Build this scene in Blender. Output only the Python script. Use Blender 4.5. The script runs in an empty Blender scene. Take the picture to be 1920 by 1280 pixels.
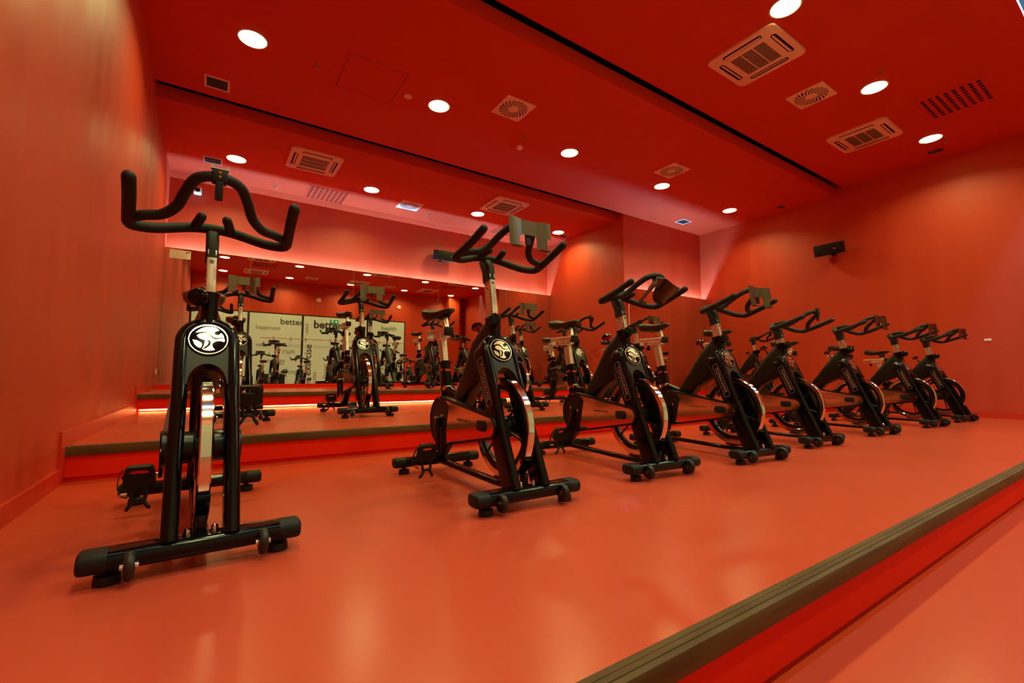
import bpy, bmesh, math, random
from mathutils import Vector, Matrix
random.seed(7)
SC = bpy.context.scene
COL = SC.collection
PI = math.pi

# ------------------------------------------------------------------ camera, world, exposure
def make_camera():
    yaw, pitch, roll = 0.587, 0.0761, 0.002
    cy, sy, cp, sp = math.cos(yaw), math.sin(yaw), math.cos(pitch), math.sin(pitch)
    r0 = Vector((cy, -sy, 0)); u0 = Vector((-sy*sp, -cy*sp, cp)); f = Vector((sy*cp, cy*cp, sp))
    r = r0*math.cos(roll) + u0*math.sin(roll)
    u = u0*math.cos(roll) - r0*math.sin(roll)
    m = Matrix((r, u, -f)).transposed().to_4x4()
    m.translation = Vector((0.6493, 0.0, 0.5828))
    cd = bpy.data.cameras.new('camera'); cd.sensor_width = 36.0; cd.lens = 848.2/1920*36
    cd.clip_start = 0.02; cd.clip_end = 100
    co = bpy.data.objects.new('camera', cd); COL.objects.link(co); co.matrix_world = m
    SC.camera = co
make_camera()
w = bpy.data.worlds.new('world'); SC.world = w; w.use_nodes = True
w.node_tree.nodes['Background'].inputs[0].default_value = (0.02, 0.015, 0.01, 1)
w.node_tree.nodes['Background'].inputs[1].default_value = 0.2
SC.view_settings.view_transform = 'Standard'; SC.view_settings.look = 'None'
SC.view_settings.exposure = 0.0; SC.view_settings.gamma = 1.0
SC.view_settings.use_curve_mapping = False
SC.cycles.max_bounces = 12; SC.cycles.diffuse_bounces = 6; SC.cycles.glossy_bounces = 6
SC.cycles.sample_clamp_indirect = 6.0
SC.cycles.caustics_reflective = False; SC.cycles.caustics_refractive = False
LAMP_GLOW = 10.0
LAMP_WATTS = 18.5
LAMP_SPREAD = math.radians(140)
LAMP_COLOR = (1.0, 0.96, 0.36)
COVE_STRENGTH = 580.0
COVE_COLOR = (0.14, 0.50, 0.80)
STEP_LED = 9.0

# ------------------------------------------------------------------ materials
MATS = {}
def mat(name, color, rough=0.5, metal=0.0, spec=0.5, coat=0.0, emit=None, estr=0.0):
    if name in MATS: return MATS[name]
    m = bpy.data.materials.new(name); m.use_nodes = True
    b = m.node_tree.nodes['Principled BSDF']
    b.inputs['Base Color'].default_value = (*color, 1)
    b.inputs['Roughness'].default_value = rough
    b.inputs['Metallic'].default_value = metal
    b.inputs['Specular IOR Level'].default_value = spec
    b.inputs['Coat Weight'].default_value = coat
    b.inputs['Coat Roughness'].default_value = 0.05
    if emit:
        b.inputs['Emission Color'].default_value = (*emit, 1)
        b.inputs['Emission Strength'].default_value = estr
    MATS[name] = m
    return m
def noise_mix(m, c1, c2, scale=(1, 1, 1), nscale=3.0, detail=4.0, rough=None, bump=0.0, bscale=60.0, lo=0.35, hi=0.65):
    nt = m.node_tree; b = nt.nodes['Principled BSDF']
    tc = nt.nodes.new('ShaderNodeTexCoord'); mp = nt.nodes.new('ShaderNodeMapping')
    mp.inputs['Scale'].default_value = scale
    nt.links.new(tc.outputs['Object'], mp.inputs['Vector'])
    n = nt.nodes.new('ShaderNodeTexNoise'); n.inputs['Scale'].default_value = nscale; n.inputs['Detail'].default_value = detail
    nt.links.new(mp.outputs['Vector'], n.inputs['Vector'])
    mr = nt.nodes.new('ShaderNodeMapRange'); mr.inputs['From Min'].default_value = lo; mr.inputs['From Max'].default_value = hi
    nt.links.new(n.outputs['Fac'], mr.inputs['Value'])
    mx = nt.nodes.new('ShaderNodeMix'); mx.data_type = 'RGBA'
    mx.inputs['A'].default_value = (*c1, 1); mx.inputs['B'].default_value = (*c2, 1)
    nt.links.new(mr.outputs['Result'], mx.inputs['Factor']); nt.links.new(mx.outputs['Result'], b.inputs['Base Color'])
    if rough:
        r = nt.nodes.new('ShaderNodeMapRange'); r.inputs['To Min'].default_value = rough[0]; r.inputs['To Max'].default_value = rough[1]
        r.inputs['From Min'].default_value = lo; r.inputs['From Max'].default_value = hi
        nt.links.new(n.outputs['Fac'], r.inputs['Value']); nt.links.new(r.outputs['Result'], b.inputs['Roughness'])
    if bump:
        n2 = nt.nodes.new('ShaderNodeTexNoise'); n2.inputs['Scale'].default_value = bscale; n2.inputs['Detail'].default_value = 3
        nt.links.new(tc.outputs['Object'], n2.inputs['Vector'])
        bp = nt.nodes.new('ShaderNodeBump'); bp.inputs['Strength'].default_value = bump; bp.inputs['Distance'].default_value = 0.01
        nt.links.new(n2.outputs['Fac'], bp.inputs['Height']); nt.links.new(bp.outputs['Normal'], b.inputs['Normal'])
    return m
RED = (0.54, 0.062, 0.018)
M_wall = noise_mix(mat('red_wall_paint', RED, 0.45, spec=0.55), (0.53, 0.046, 0.012), (0.57, 0.052, 0.014), (1.5, 1.5, 0.12), 2.5, 5, (0.46, 0.58), 0.05, 90)
M_ceil = noise_mix(mat('red_ceiling_paint', RED, 0.75, spec=0.2), (0.58, 0.050, 0.016), (0.60, 0.053, 0.017), (1, 1, 1), 1.5, 3)
M_floor = noise_mix(mat('red_vinyl_floor', RED, 0.25), (0.53, 0.066, 0.028), (0.585, 0.077, 0.033), (0.8, 1.0, 1.0), 1.1, 3.0, (0.21, 0.31), 0.025, 1.6, 0.0, 1.0)
M_riser = noise_mix(mat('red_vinyl_riser', RED, 0.6, spec=0.12), (0.78, 0.020, 0.004), (0.82, 0.023, 0.005), (1, 1, 1), 2.0, 3)
M_skirt = mat('red_skirting', (0.60, 0.034, 0.012), 0.38)
M_nose = noise_mix(mat('brown_rubber_nosing', (0.06, 0.04, 0.018), 0.5, spec=0.25), (0.075, 0.040, 0.013), (0.12, 0.068, 0.024), (0.6, 6, 6), 5, 6)
M_black = mat('gloss_black_paint', (0.0035, 0.0035, 0.0032), 0.12, spec=0.24)
M_beam = mat('satin_black_paint', (0.005, 0.005, 0.004), 0.34, spec=0.34)
M_rubber = noise_mix(mat('matte_black_rubber', (0.008, 0.008, 0.006), 0.6, spec=0.35), (0.007, 0.007, 0.0055), (0.010, 0.010, 0.008), (1, 1, 1), 30, 3)
M_cap = mat('dark_plastic', (0.010, 0.010, 0.008), 0.55, spec=0.25)
M_wheelr = mat('roller_plastic', (0.022, 0.016, 0.011), 0.45, spec=0.3)
M_chrome = mat('polished_steel', (0.78, 0.76, 0.70), 0.11, 1.0)
M_brush = noise_mix(mat('brushed_aluminium', (0.78, 0.77, 0.70), 0.34, 1.0), (0.74, 0.73, 0.66), (0.80, 0.79, 0.72), (40, 40, 2), 6, 4, (0.30, 0.42))
M_plate = mat('mirrored_guard_plate', (0.86, 0.82, 0.78), 0.10, 1.0)
M_emblem = mat('emblem_silver', (0.80, 0.78, 0.74), 0.15, 1.0)
M_bracket = mat('grey_steel_bracket', (0.135, 0.115, 0.078), 0.36, 1.0)
M_saddle = mat('black_saddle_vinyl', (0.012, 0.012, 0.010), 0.36)
M_dark = mat('dark_void', (0.006, 0.004, 0.003), 0.8)
M_print = mat('silver_print_red_reflect', (0.42, 0.25, 0.18), 0.4)  # silver lettering with the red room reflection put into its colour
M_printd = mat('dark_print', (0.05, 0.03, 0.03), 0.5)
M_redband = mat('red_print_and_underlight', (0.55, 0.03, 0.02), 0.4)
M_orange = mat('orange_contact', (0.6, 0.2, 0.05), 0.4, 0.6)
M_white = mat('white_plastic', (0.80, 0.80, 0.76), 0.4)
M_redwhite = mat('white_metal_red_bounce', (0.86, 0.68, 0.60), 0.5, spec=0.25)  # white fittings; the room's red bounce is put into the tint
M_speaker = mat('speaker_black', (0.006, 0.005, 0.004), 0.5, spec=0.2)
M_grille = mat('grille_slot_dark', (0.020, 0.003, 0.001), 0.8, spec=0.1)
M_mirror = mat('mirror_glass', (0.80, 0.78, 0.72), 0.0, 1.0)
M_glassedge = mat('glass_edge', (0.75, 0.78, 0.65), 0.25)
M_lamp = mat('lamp_diffuser', (0.9, 0.9, 0.9), 0.5, emit=LAMP_COLOR, estr=LAMP_GLOW)
M_cove = mat('led_strip_cool', (0.9, 0.9, 0.9), 0.5, emit=COVE_COLOR, estr=COVE_STRENGTH)
M_cove2 = mat('led_strip_slot', (0.9, 0.9, 0.9), 0.5, emit=COVE_COLOR, estr=COVE_STRENGTH*0.25)
M_warm = mat('led_strip_warm', (0.9, 0.9, 0.9), 0.5, emit=(1.0, 0.58, 0.16), estr=STEP_LED)
M_pane = mat('frosted_window_film', (0.42, 0.46, 0.27), 0.08, spec=0.5, emit=(0.86, 0.95, 0.50), estr=0.24)
M_mull = mat('black_window_frame', (0.012, 0.012, 0.012), 0.4)
M_word = mat('grey_window_lettering', (0.06, 0.06, 0.055), 0.5)
M_word2 = mat('light_window_lettering', (0.26, 0.26, 0.18), 0.5)
M_green = mat('exit_green', (0.01, 0.22, 0.08), 0.4, emit=(0.02, 0.5, 0.16), estr=0.25)
M_exitw = mat('exit_white', (0.8, 0.8, 0.8), 0.4, emit=(0.9, 1.0, 0.9), estr=0.4)
M_sign = mat('sign_paper', (0.80, 0.76, 0.62), 0.5)
M_signred = mat('sign_red_ink', (0.60, 0.06, 0.04), 0.5)
M_signgrey = mat('sign_grey_ink', (0.35, 0.32, 0.27), 0.5)

# ------------------------------------------------------------------ mesh helpers
def fin(name, bm, mats, parent=None, angle=38, loc=None):
    bmesh.ops.recalc_face_normals(bm, faces=bm.faces[:])
    me = bpy.data.meshes.new(name); bm.to_mesh(me); bm.free()
    if not isinstance(mats, (list, tuple)): mats = [mats]
    for m in mats: me.materials.append(m)
    me.shade_smooth(); me.set_sharp_from_angle(angle=math.radians(angle))
    o = bpy.data.objects.new(name, me); COL.objects.link(o)
    if parent: o.parent = parent
    if loc: o.location = loc
    return o
def tag(o, label=None, cat=None, group=None, kind=None):
    if label: o['label'] = label
    if cat: o['category'] = cat
    if group: o['group'] = group
    if kind: o['kind'] = kind
    return o
def empty(name, loc, rz=0):
    o = bpy.data.objects.new(name, None); COL.objects.link(o); o.location = loc; o.rotation_euler = (0, 0, rz)
    o.empty_display_size = 0.1
    return o
def setmat(faces, i):
    for f in faces: f.material_index = i
def box(bm, c, s, rot=None, bev=0.0, mi=0, seg=2):
    r = bmesh.ops.create_cube(bm, size=1.0)
    vs = r['verts']
    for v in vs: v.co = Vector((v.co.x*s[0], v.co.y*s[1], v.co.z*s[2]))
    fs = {f for v in vs for f in v.link_faces}
    if bev > 0:
        es = list({e for v in vs for e in v.link_edges})
        rr = bmesh.ops.bevel(bm, geom=es, offset=bev, segments=seg, affect='EDGES', profile=0.5)
        fs = set(rr['faces']) | {f for f in fs if f.is_valid}
        vs = list({v for f in fs for v in f.verts})
    m = Matrix.Translation(Vector(c))
    if rot is not None: m = m @ rot.to_4x4()
    for v in vs: v.co = m @ v.co
    setmat(fs, mi)
    return vs
def loop_faces(bm, rings, closed_ring=True, caps=True, mi=0, closed_path=False):
    n = len(rings[0]); fs = []
    k = len(rings)
    for i in range(k if closed_path else k-1):
        a, b = rings[i], rings[(i+1) % k]
        for j in range(n if closed_ring else n-1):
            fs.append(bm.faces.new((a[j], a[(j+1) % n], b[(j+1) % n], b[j])))
    if caps and not closed_path and closed_ring:
        fs.append(bm.faces.new(rings[0][::-1])); fs.append(bm.faces.new(rings[-1]))
    setmat(fs, mi)
    return fs
def rrect(w, h, r, n=4):
    pts = []
    for cx, cy, a0 in ((w/2-r, h/2-r, 0), (-w/2+r, h/2-r, PI/2), (-w/2+r, -h/2+r, PI), (w/2-r, -h/2+r, 1.5*PI)):
        for i in range(n+1):
            a = a0 + PI/2*i/n
            pts.append((cx+r*math.cos(a), cy+r*math.sin(a)))
    return pts
def circ(r, n=14): return [(r*math.cos(2*PI*i/n), r*math.sin(2*PI*i/n)) for i in range(n)]
def sweep(bm, pts, prof, fixed, mi=0, scales=None, caps=True):
    """planar path: profile (a,b) -> a along t x fixed, b along fixed"""
    fixed = Vector(fixed).normalized(); rings = []
    P = [Vector(p) for p in pts]
    for i, p in enumerate(P):
        t = (P[min(i+1, len(P)-1)] - P[max(i-1, 0)]).normalized()
        s = t.cross(fixed).normalized()
        k = 1.0
        if 0 < i < len(P)-1:
            d1 = (P[i]-P[i-1]).normalized()
            k = 1.0/max(0.5, d1.dot(t))
        sc = scales[i] if scales else (1, 1)
        rings.append([bm.verts.new(p + s*a*k*sc[0] + fixed*b*sc[1]) for a, b in prof])
    return loop_faces(bm, rings, caps=caps, mi=mi)
def catmull(pts, n=6):
    P = [Vector(p) for p in pts]; out = []
    for i in range(len(P)-1):
        p0 = P[max(i-1, 0)]; p1 = P[i]; p2 = P[i+1]; p3 = P[min(i+2, len(P)-1)]
        for k in range(n):
            t = k/n
            out.append(0.5*((2*p1)+(p2-p0)*t+(2*p0-5*p1+4*p2-p3)*t*t+(3*p1-p0-3*p2+p3)*t**3))
    out.append(P[-1]); return out
def tube(bm, pts, r, n=12, mi=0, dome=True, closed=False):
    P = [Vector(p) for p in pts]
    rad = [r]*len(P) if not isinstance(r, (list, tuple)) else list(r)
    if dome and not closed:
        d0 = (P[0]-P[1]).normalized(); d1 = (P[-1]-P[-2]).normalized()
        a = []; b = []
        for q in (0.98, 0.85, 0.55):
            a.append((P[0]+d0*rad[0]*q, rad[0]*math.sqrt(1-q*q))); b.append((P[-1]+d1*rad[-1]*q, rad[-1]*math.sqrt(1-q*q)))
        P = [x[0] for x in a] + P + [x[0] for x in b[::-1]]
        rad = [x[1] for x in a] + rad + [x[1] for x in b[::-1]]
    rings = []
    t0 = (P[1]-P[0]).normalized()
    u = t0.orthogonal().normalized()
    for i, p in enumerate(P):
        if closed: t = (P[(i+1) % len(P)]-P[i-1]).normalized()
        else: t = (P[min(i+1, len(P)-1)] - P[max(i-1, 0)]).normalized()
        u = (u - t*u.dot(t)).normalized(); s = t.cross(u)
        rings.append([bm.verts.new(p + (u*math.cos(2*PI*k/n) + s*math.sin(2*PI*k/n))*rad[i]) for k in range(n)])
    return loop_faces(bm, rings, mi=mi, closed_path=closed)
def lathe(bm, prof, c, axis=(0, 0, 1), n=20, mi=0, caps=True):
    """prof: (radius, height along axis)"""
    ax = Vector(axis).normalized(); u = ax.orthogonal().normalized(); s = ax.cross(u); c = Vector(c)
    rings = [[bm.verts.new(c + ax*h + (u*math.cos(2*PI*k/n) + s*math.sin(2*PI*k/n))*max(r, 1e-4)) for k in range(n)] for r, h in prof]
    return loop_faces(bm, rings, mi=mi, caps=caps)
def ringlathe(bm, prof, c, axis, n=48, mi=0):
    """closed profile revolved: a solid ring"""
    ax = Vector(axis).normalized(); u = ax.orthogonal().normalized(); s = ax.cross(u); c = Vector(c)
    rings = [[bm.verts.new(c + ax*h + (u*math.cos(2*PI*k/n) + s*math.sin(2*PI*k/n))*r) for r, h in prof] for k in range(n)]
    return loop_faces(bm, rings, mi=mi, closed_path=True)
def prism(bm, poly, O, U, V, d0, d1, mi=0, bev=0.0):
    """polygon (u,v) in plane O,U,V extruded along U x V from d0 to d1"""
    O, U, V = Vector(O), Vector(U), Vector(V); N = U.cross(V)
    a = [bm.verts.new(O+U*x+V*y+N*d0) for x, y in poly]; b = [bm.verts.new(O+U*x+V*y+N*d1) for x, y in poly]
    fs = loop_faces(bm, [a, b], mi=mi)
    if bev:
        es = [e for f in fs[-2:] for e in f.edges]
        r = bmesh.ops.bevel(bm, geom=es, offset=bev, segments=2, affect='EDGES', profile=0.5)
        setmat(r['faces'], mi)
    return fs
def ringprism(bm, outer, inner, O, U, V, d0, d1, mi=0):
    O, U, V = Vector(O), Vector(U), Vector(V); N = U.cross(V)
    def L(p, d): return [bm.verts.new(O+U*x+V*y+N*d) for x, y in p]
    return loop_faces(bm, [L(outer, d0), L(outer, d1), L(inner, d1), L(inner, d0)], mi=mi, closed_path=True)
_tc = {}
def text_mesh(body, size, ext=0.0004, sx=1.0, bold=0.0):
    key = (body, size, ext, sx, bold)
    if key in _tc: return _tc[key]
    cu = bpy.data.curves.new('lettering', 'FONT'); cu.body = body; cu.size = size; cu.extrude = ext
    cu.align_x = 'CENTER'; cu.align_y = 'CENTER'; cu.resolution_u = 3; cu.offset = bold
    o = bpy.data.objects.new('lettering', cu); COL.objects.link(o)
    dg = bpy.context.evaluated_depsgraph_get(); dg.update()
    me = bpy.data.meshes.new_from_object(o.evaluated_get(dg))
    if sx != 1.0:
        for v in me.vertices: v.co.x *= sx
    bpy.data.objects.remove(o); bpy.data.curves.remove(cu)
    _tc[key] = me
    return me
def add_text(bm, body, size, O, U, V, mi=0, sx=1.0, bold=0.0, ext=0.0004):
    me = text_mesh(body, size, ext, sx, bold)
    O, U, V = Vector(O), Vector(U), Vector(V); N = U.cross(V)
    vs = [bm.verts.new(O+U*v.co.x+V*v.co.y+N*v.co.z) for v in me.vertices]
    for p in me.polygons:
        try:
            f = bm.faces.new([vs[i] for i in p.vertices]); f.material_index = mi
        except ValueError: pass

# ------------------------------------------------------------------ the room
ZC, ZB, ZA, ZD = 3.727, 3.820, 3.935, 3.965
YM, YW, YC, YBW, YA, YCOVE, YF = 8.452, 8.58, 6.30, 6.12, 3.385, 0.67, -1.0
XR, XS = 9.908, 7.38
H1, H2, H3 = -0.20, 0.19, 0.377
Y1, Y2, Y3 = 0.688, 3.418, 6.221
def S(o): o['kind'] = 'structure'; return o
def boxo(name, lo, hi, m, bev=0.0, parent=None):
    bm = bmesh.new()
    box(bm, [(a+b)/2 for a, b in zip(lo, hi)], [b-a for a, b in zip(lo, hi)], bev=bev)
    return fin(name, bm, m, parent)
# floors: the low front floor and three raised tiers
S(boxo('floor', (-0.1, YF-0.1, H1-0.15), (XR+0.1, Y1+0.1, H1), M_floor))
def tier(name, ya, yb, z0, z1, kick_h, kick_d):
    prof = [(ya+0.006, z1), (yb, z1), (yb, z0-0.1), (ya+kick_d, z0-0.1), (ya+kick_d, z0+kick_h), (ya+0.006, z0+kick_h)]
    bm = bmesh.new()
    a = [bm.verts.new((0.0, y, z)) for y, z in prof]; b = [bm.verts.new((XR, y, z)) for y, z in prof]
    fs = loop_faces(bm, [a, b])
    for f in fs:
        f.material_index = 0 if all(abs(v.co.z-z1) < 1e-5 for v in f.verts) else 1
    return S(fin(name, bm, [M_floor, M_riser]))
tier('floor', Y1-0.05, Y2+0.3, H1, 0.0, 0.022, 0.02)
tier('floor', Y2, Y3+0.3, 0.0, H2, 0.028, 0.02)
tier('floor', Y3, YW, H2, H3, 0.034, 0.10)
def nosing(i, ya, z1, x0=0.012, x1=XR-0.012):
    p = [(ya, z1+0.0035), (ya+0.012, z1+0.0045), (ya+0.013, z1+0.0025), (ya+0.017, z1+0.0025), (ya+0.018, z1+0.0045),
         (ya+0.030, z1+0.0045), (ya+0.031, z1+0.003), (ya+0.034, z1+0.003), (ya+0.035, z1+0.0045), (ya+0.052, z1+0.004), (ya+0.056, z1),
         (ya+0.004, z1-0.004), (ya+0.004, z1-0.048), (ya-0.001, z1-0.048), (ya-0.003, z1-0.040), (ya-0.003, z1-0.003)]
    bm = bmesh.new()
    loop_faces(bm, [[bm.verts.new((x0, y, z)) for y, z in p], [bm.verts.new((x1, y, z)) for y, z in p]])
    return S(fin('trim_%d' % i, bm, M_nose, angle=25))
nosing(1, Y1-0.055, 0.0); nosing(2, Y2-0.004, H2); nosing(3, Y3-0.004, H3)
# the lit toe recess under the top tier
bm = bmesh.new(); box(bm, (XR/2-1.26, Y3+0.088, H2+0.018), (XS-0.05, 0.012, 0.012))
tag(fin('led_strip', bm, M_warm), 'warm light strip glowing in the toe recess of the highest step', 'light strip')
# walls
S(boxo('wall_left', (-0.12, YF-0.1, H1-0.1), (0.0, YW+0.1, 4.4), M_wall))
S(boxo('wall_right', (XR, YF-0.1, H1-0.1), (XR+0.12, YW+0.1, 4.4), M_wall))
S(boxo('wall_back', (-0.1, YW, 0.0), (XS+0.1, YW+0.12, 4.4), M_wall))
S(boxo('wall_block', (XS, YBW, 0.0), (XR, YW+0.1, 4.4), M_wall))
# front wall (behind the camera) with the long window
WX0, WX1, WZ1 = 0.02, 7.25, 2.80
bm = bmesh.new()
box(bm, ((WX0+WX1)/2, YF-0.06, (WZ1+4.4)/2), (WX1-WX0, 0.12, 4.4-WZ1))
box(bm, ((WX1+XR)/2, YF-0.06, 2.1), (XR-WX1, 0.12, 4.7))
S(fin('wall_front', bm, M_wall))
S(boxo('wall_pilaster', (9.0, YF, H1), (9.5, YF+0.5, ZD), M_wall))
# ceilings
def slab(lo, hi): return S(boxo('ceiling', lo, hi, M_ceil))
slab((-0.05, YF-0.1, ZD), (XR+0.05, YCOVE-0.10, ZD+0.1))
def curled(y0, y1, z, x1=XR+0.05, r=0.07):  # curl is an added shape that fades the edge softly into shade
    """ceiling panel whose far edge is made to curl up and darken into the gap before the next fascia"""
    p = [(y0, z)] + [(y1-r+r*math.sin(a), z+r-r*math.cos(a)) for a in [i*PI/2/8 for i in range(9)]] + [(y1, z+0.30), (y1-0.02, z+0.30), (y0, z+0.06)]
    bm = bmesh.new()
    loop_faces(bm, [[bm.verts.new((-0.05, y, q)) for y, q in p], [bm.verts.new((x1, y, q)) for y, q in p]])
    return S(fin('ceiling', bm, M_ceil, angle=50))
curled(YCOVE, YA-0.09, ZA)
curled(YA, YC-0.13, ZB, XS)
S(boxo('ceiling', (XS, YA, ZB), (XR+0.05, YBW+0.02, ZB+0.06), M_ceil))
slab((-0.05, YC, ZC), (XS+0.05, YW+0.05, ZC+0.16))
S(boxo('ceiling', (-0.1, YF-0.1, 4.30), (XR+0.1, YW+0.1, 4.42), M_dark))
# fascias at the changes of ceiling height
S(boxo('trim_4', (0.0, YC-0.006, ZC), (XS, YC, ZB+0.05), M_ceil))
S(boxo('trim_5', (0.0, YA-0.006, ZB), (XR, YA, ZA+0.05), M_ceil))
# skirting: left wall steps up with the tiers
def skirt_left():
    bm = bmesh.new(); t = 0.014
    pts = [(YF, H1), (Y1-0.05, H1), (Y1-0.05, 0), (Y2, 0), (Y2, H2), (Y3, H2), (Y3, H3), (YM, H3)]
    top = [(YF, H1+0.085), (Y1-0.13, H1+0.085), (Y1-0.13, 0.085), (Y2-0.085, 0.085), (Y2-0.085, H2+0.092), (Y3-0.085, H2+0.092), (Y3-0.085, H3+0.085), (YM, H3+0.085)]
    for i in range(len(pts)-1):
        vs = []
        for x in (0.0, t):
            vs.append([bm.verts.new((x, y, z)) for y, z in (pts[i], pts[i+1], top[i+1], top[i])])
        loop_faces(bm, vs)
    return S(fin('baseboard_left', bm, M_skirt))
skirt_left()
def skirt_right():
    bm = bmesh.new(); t = 0.014; e = 0.085
    for ya, yb, z0 in ((YF, Y1-0.05, H1), (Y1-0.05, Y2, 0), (Y2, YBW, H2)):
        box(bm, (XR-t/2, (ya+yb)/2, z0+e/2), (t, yb-ya, e))
    box(bm, (XR-t/2, Y1-0.09, -0.06), (t, 0.08, 0.28)); box(bm, (XR-t/2, Y2-0.045, 0.18), (t, 0.09, 0.19))
    return S(fin('baseboard_right', bm, M_skirt))
skirt_right()
S(boxo('baseboard_back', (0.014, YM-0.014, H3), (XS, YM+0.02, H3+0.068), M_riser))
S(boxo('baseboard_block', (XS, 5.986, H2), (XR-0.014, 6.02, H2+0.09), M_riser))
S(boxo('baseboard_side', (XS-0.014, YBW, H3), (XS, YM-0.014, H3+0.085), M_skirt))
# ledges behind the mirrors that carry the cove strips
S(boxo('trim_6', (0.0, YM+0.02, H3), (XS, YW, 2.365), M_ceil))
bm = bmesh.new()
loop_faces(bm, [[bm.verts.new((x, y, z)) for y, z in ((YW-0.08, ZC+0.01), (YW+0.01, ZC+0.01), (YW+0.01, 3.645), (YW-0.002, 3.645))] for x in (0.0, XS)])
S(fin('trim_8', bm, M_ceil))
S(boxo('trim_7', (XS+0.03, 6.02, H2), (XR, YBW, 2.195), M_ceil))
bm = bmesh.new(); box(bm, (XS/2, 8.535, 2.372), (XS-0.02, 0.018, 0.010))
tag(fin('led_strip', bm, M_cove), 'cool light strip hidden behind the top edge of the long mirror', 'light strip')
bm = bmesh.new(); box(bm, ((XS+XR)/2, 6.077, 2.202), (XR-XS-0.06, 0.018, 0.010))
tag(fin('led_strip', bm, M_cove), 'cool light strip hidden behind the short mirror by the right wall', 'light strip')
bm = bmesh.new(); box(bm, (XR/2, YCOVE-0.07, 4.10), (XR-0.1, 0.03, 0.012))
tag(fin('led_strip', bm, M_cove2), 'cool light strip in the ceiling slot above the front step', 'light strip')

# mirrors
def mirror(x0, x1, y, z0, z1, label, group):
    root = empty('wall_mirror', ((x0+x1)/2, y, z0)); tag(root, label, 'mirror', group)
    w2, h, g = (x1-x0)/2, z1-z0, 0.0012
    bm = bmesh.new(); box(bm, (0, 0.003, h/2), (2*(w2-g), 0.006, h))
    fs = list(bm.faces)
    for f in fs: f.material_index = 0 if f.normal.y < -0.5 else 1
    fin('glass', bm, [M_mirror, M_glassedge], root)
    bm = bmesh.new(); box(bm, (0, 0.013, h/2-0.003), (2*w2, 0.013, h-0.008)); fin('backing', bm, M_redwhite, root)
    return root
ML = [0.0, 1.124, 2.77, 4.464, 6.12, 7.379]
for i, (a, b, l) in enumerate(zip(ML[:-1], ML[1:], ('narrow wall mirror panel next to the left wall, notice stuck in its corner', 'second mirror panel from the left wall, behind the leftmost bikes',
        'third mirror panel from the left wall, showing the exit sign', 'fourth mirror panel from the left wall, behind the black wall speaker', 'last panel of the long mirror, meeting the side wall of the niche'))):
    mirror(a, b, YM, H3+0.068, 2.513, l, 'panels of the long mirror')
mirror(XS, 8.62, 6.0, H2+0.09, 2.312, 'mirror panel on the projecting wall, its left edge at the niche corner', 'panels of the short mirror')
mirror(8.62, XR-0.002, 6.0, H2+0.09, 2.312, 'mirror panel on the projecting wall, touching the right wall', 'panels of the short mirror')

# window wall, seen in the mirror only: lettering reads from the corridor side
XB = [WX0, 1.66, 3.38, 5.72, WX1]
def word(bm, body, x, z, size, mi=0, vert=False, bold=0.0, sx=1.0):
    y = YF+0.018
    if not vert: add_text(bm, body, size, (x, y, z), (1, 0, 0), (0, 0, 1), mi, sx, bold)
    else: add_text(bm, body, size, (x, y, z), (0, 0, 1), (-1, 0, 0), mi, sx, bold)
WORDS = [
    [('health', 1.05, 2.36, 0.36, 1, False, 0)],
    [('better', 3.02, 2.50, 0.30, 0, False, 0.004), ('happiness', 2.27, 2.26, 0.20, 1, False, 0), ('relax', 2.12, 1.65, 0.20, 1, False, 0), ('run', 2.95, 1.45, 0.30, 1, False, 0), ('energy', 2.5, 1.1, 0.26, 1, False, 0), ('running', 2.90, 0.72, 0.24, 1, False, 0)],
    [('better', 4.25, 2.46, 0.40, 0, False, 0.012), ('mind', 3.52, 2.30, 0.18, 1, True, 0), ('exercise', 3.60, 1.15, 0.34, 0, True, 0.004), ('relax', 3.83, 0.52, 0.22, 1, True, 0), ('body', 4.95, 2.35, 0.24, 0, True, 0), ('fitness', 4.2, 0.75, 0.22, 1, True, 0), ('play', 4.85, 1.35, 0.26, 1, False, 0), ('fun', 5.1, 0.8, 0.24, 1, True, 0)],
    [('health', 6.58, 2.48, 0.26, 0, False, 0), ('body', 6.75, 1.52, 0.22, 1, False, 0), ('win', 7.0, 0.3, 0.22, 1, True, 0)],
]
for i in range(4):
    a, b = XB[i], XB[i+1]
    bm = bmesh.new()
    t = 0.035
    box(bm, (a+t/2, YF-0.03, (WZ1+H1)/2), (t, 0.09, WZ1-H1)); box(bm, (b-t/2, YF-0.03, (WZ1+H1)/2), (t, 0.09, WZ1-H1))
    box(bm, ((a+b)/2, YF-0.03, WZ1-0.02), (b-a-2*t, 0.09, 0.04)); box(bm, ((a+b)/2, YF-0.03, H1+0.02), (b-a-2*t, 0.09, 0.04))
    wo = S(fin('window_%d' % (i+1), bm, M_mull))
    bm = bmesh.new(); box(bm, ((a+b)/2, YF+0.005, (WZ1+H1)/2), (b-a-2*t, 0.012, WZ1-H1-0.08)); fin('pane', bm, M_pane, wo)
    bm = bmesh.new()
    for (body, x, z, s, mi, v, bold) in WORDS[i]: word(bm, body, x, z, s, mi, v, bold)
    fin('lettering', bm, [M_word, M_word2], wo, angle=60)
# rail across the glass
bm = bmesh.new(); tube(bm, [(2.05, YF+0.09, 1.90), (7.15, YF+0.09, 1.90)], 0.014, 10)
rail = fin('wall_rail', bm, mat('rail_wood', (0.45, 0.25, 0.16), 0.4)); tag(rail, 'thin wooden rail fixed across the lettered window panes', 'rail')
for x in (2.45, 3.0, 3.5, 4.35, 5.3, 6.2, 6.95):
    bm = bmesh.new(); box(bm, (x, YF+0.050, 1.90), (0.02, 0.085, 0.03)); box(bm, (x, YF+0.014, 1.90), (0.03, 0.012, 0.16)); fin('bracket', bm, M_brush, rail)
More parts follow.
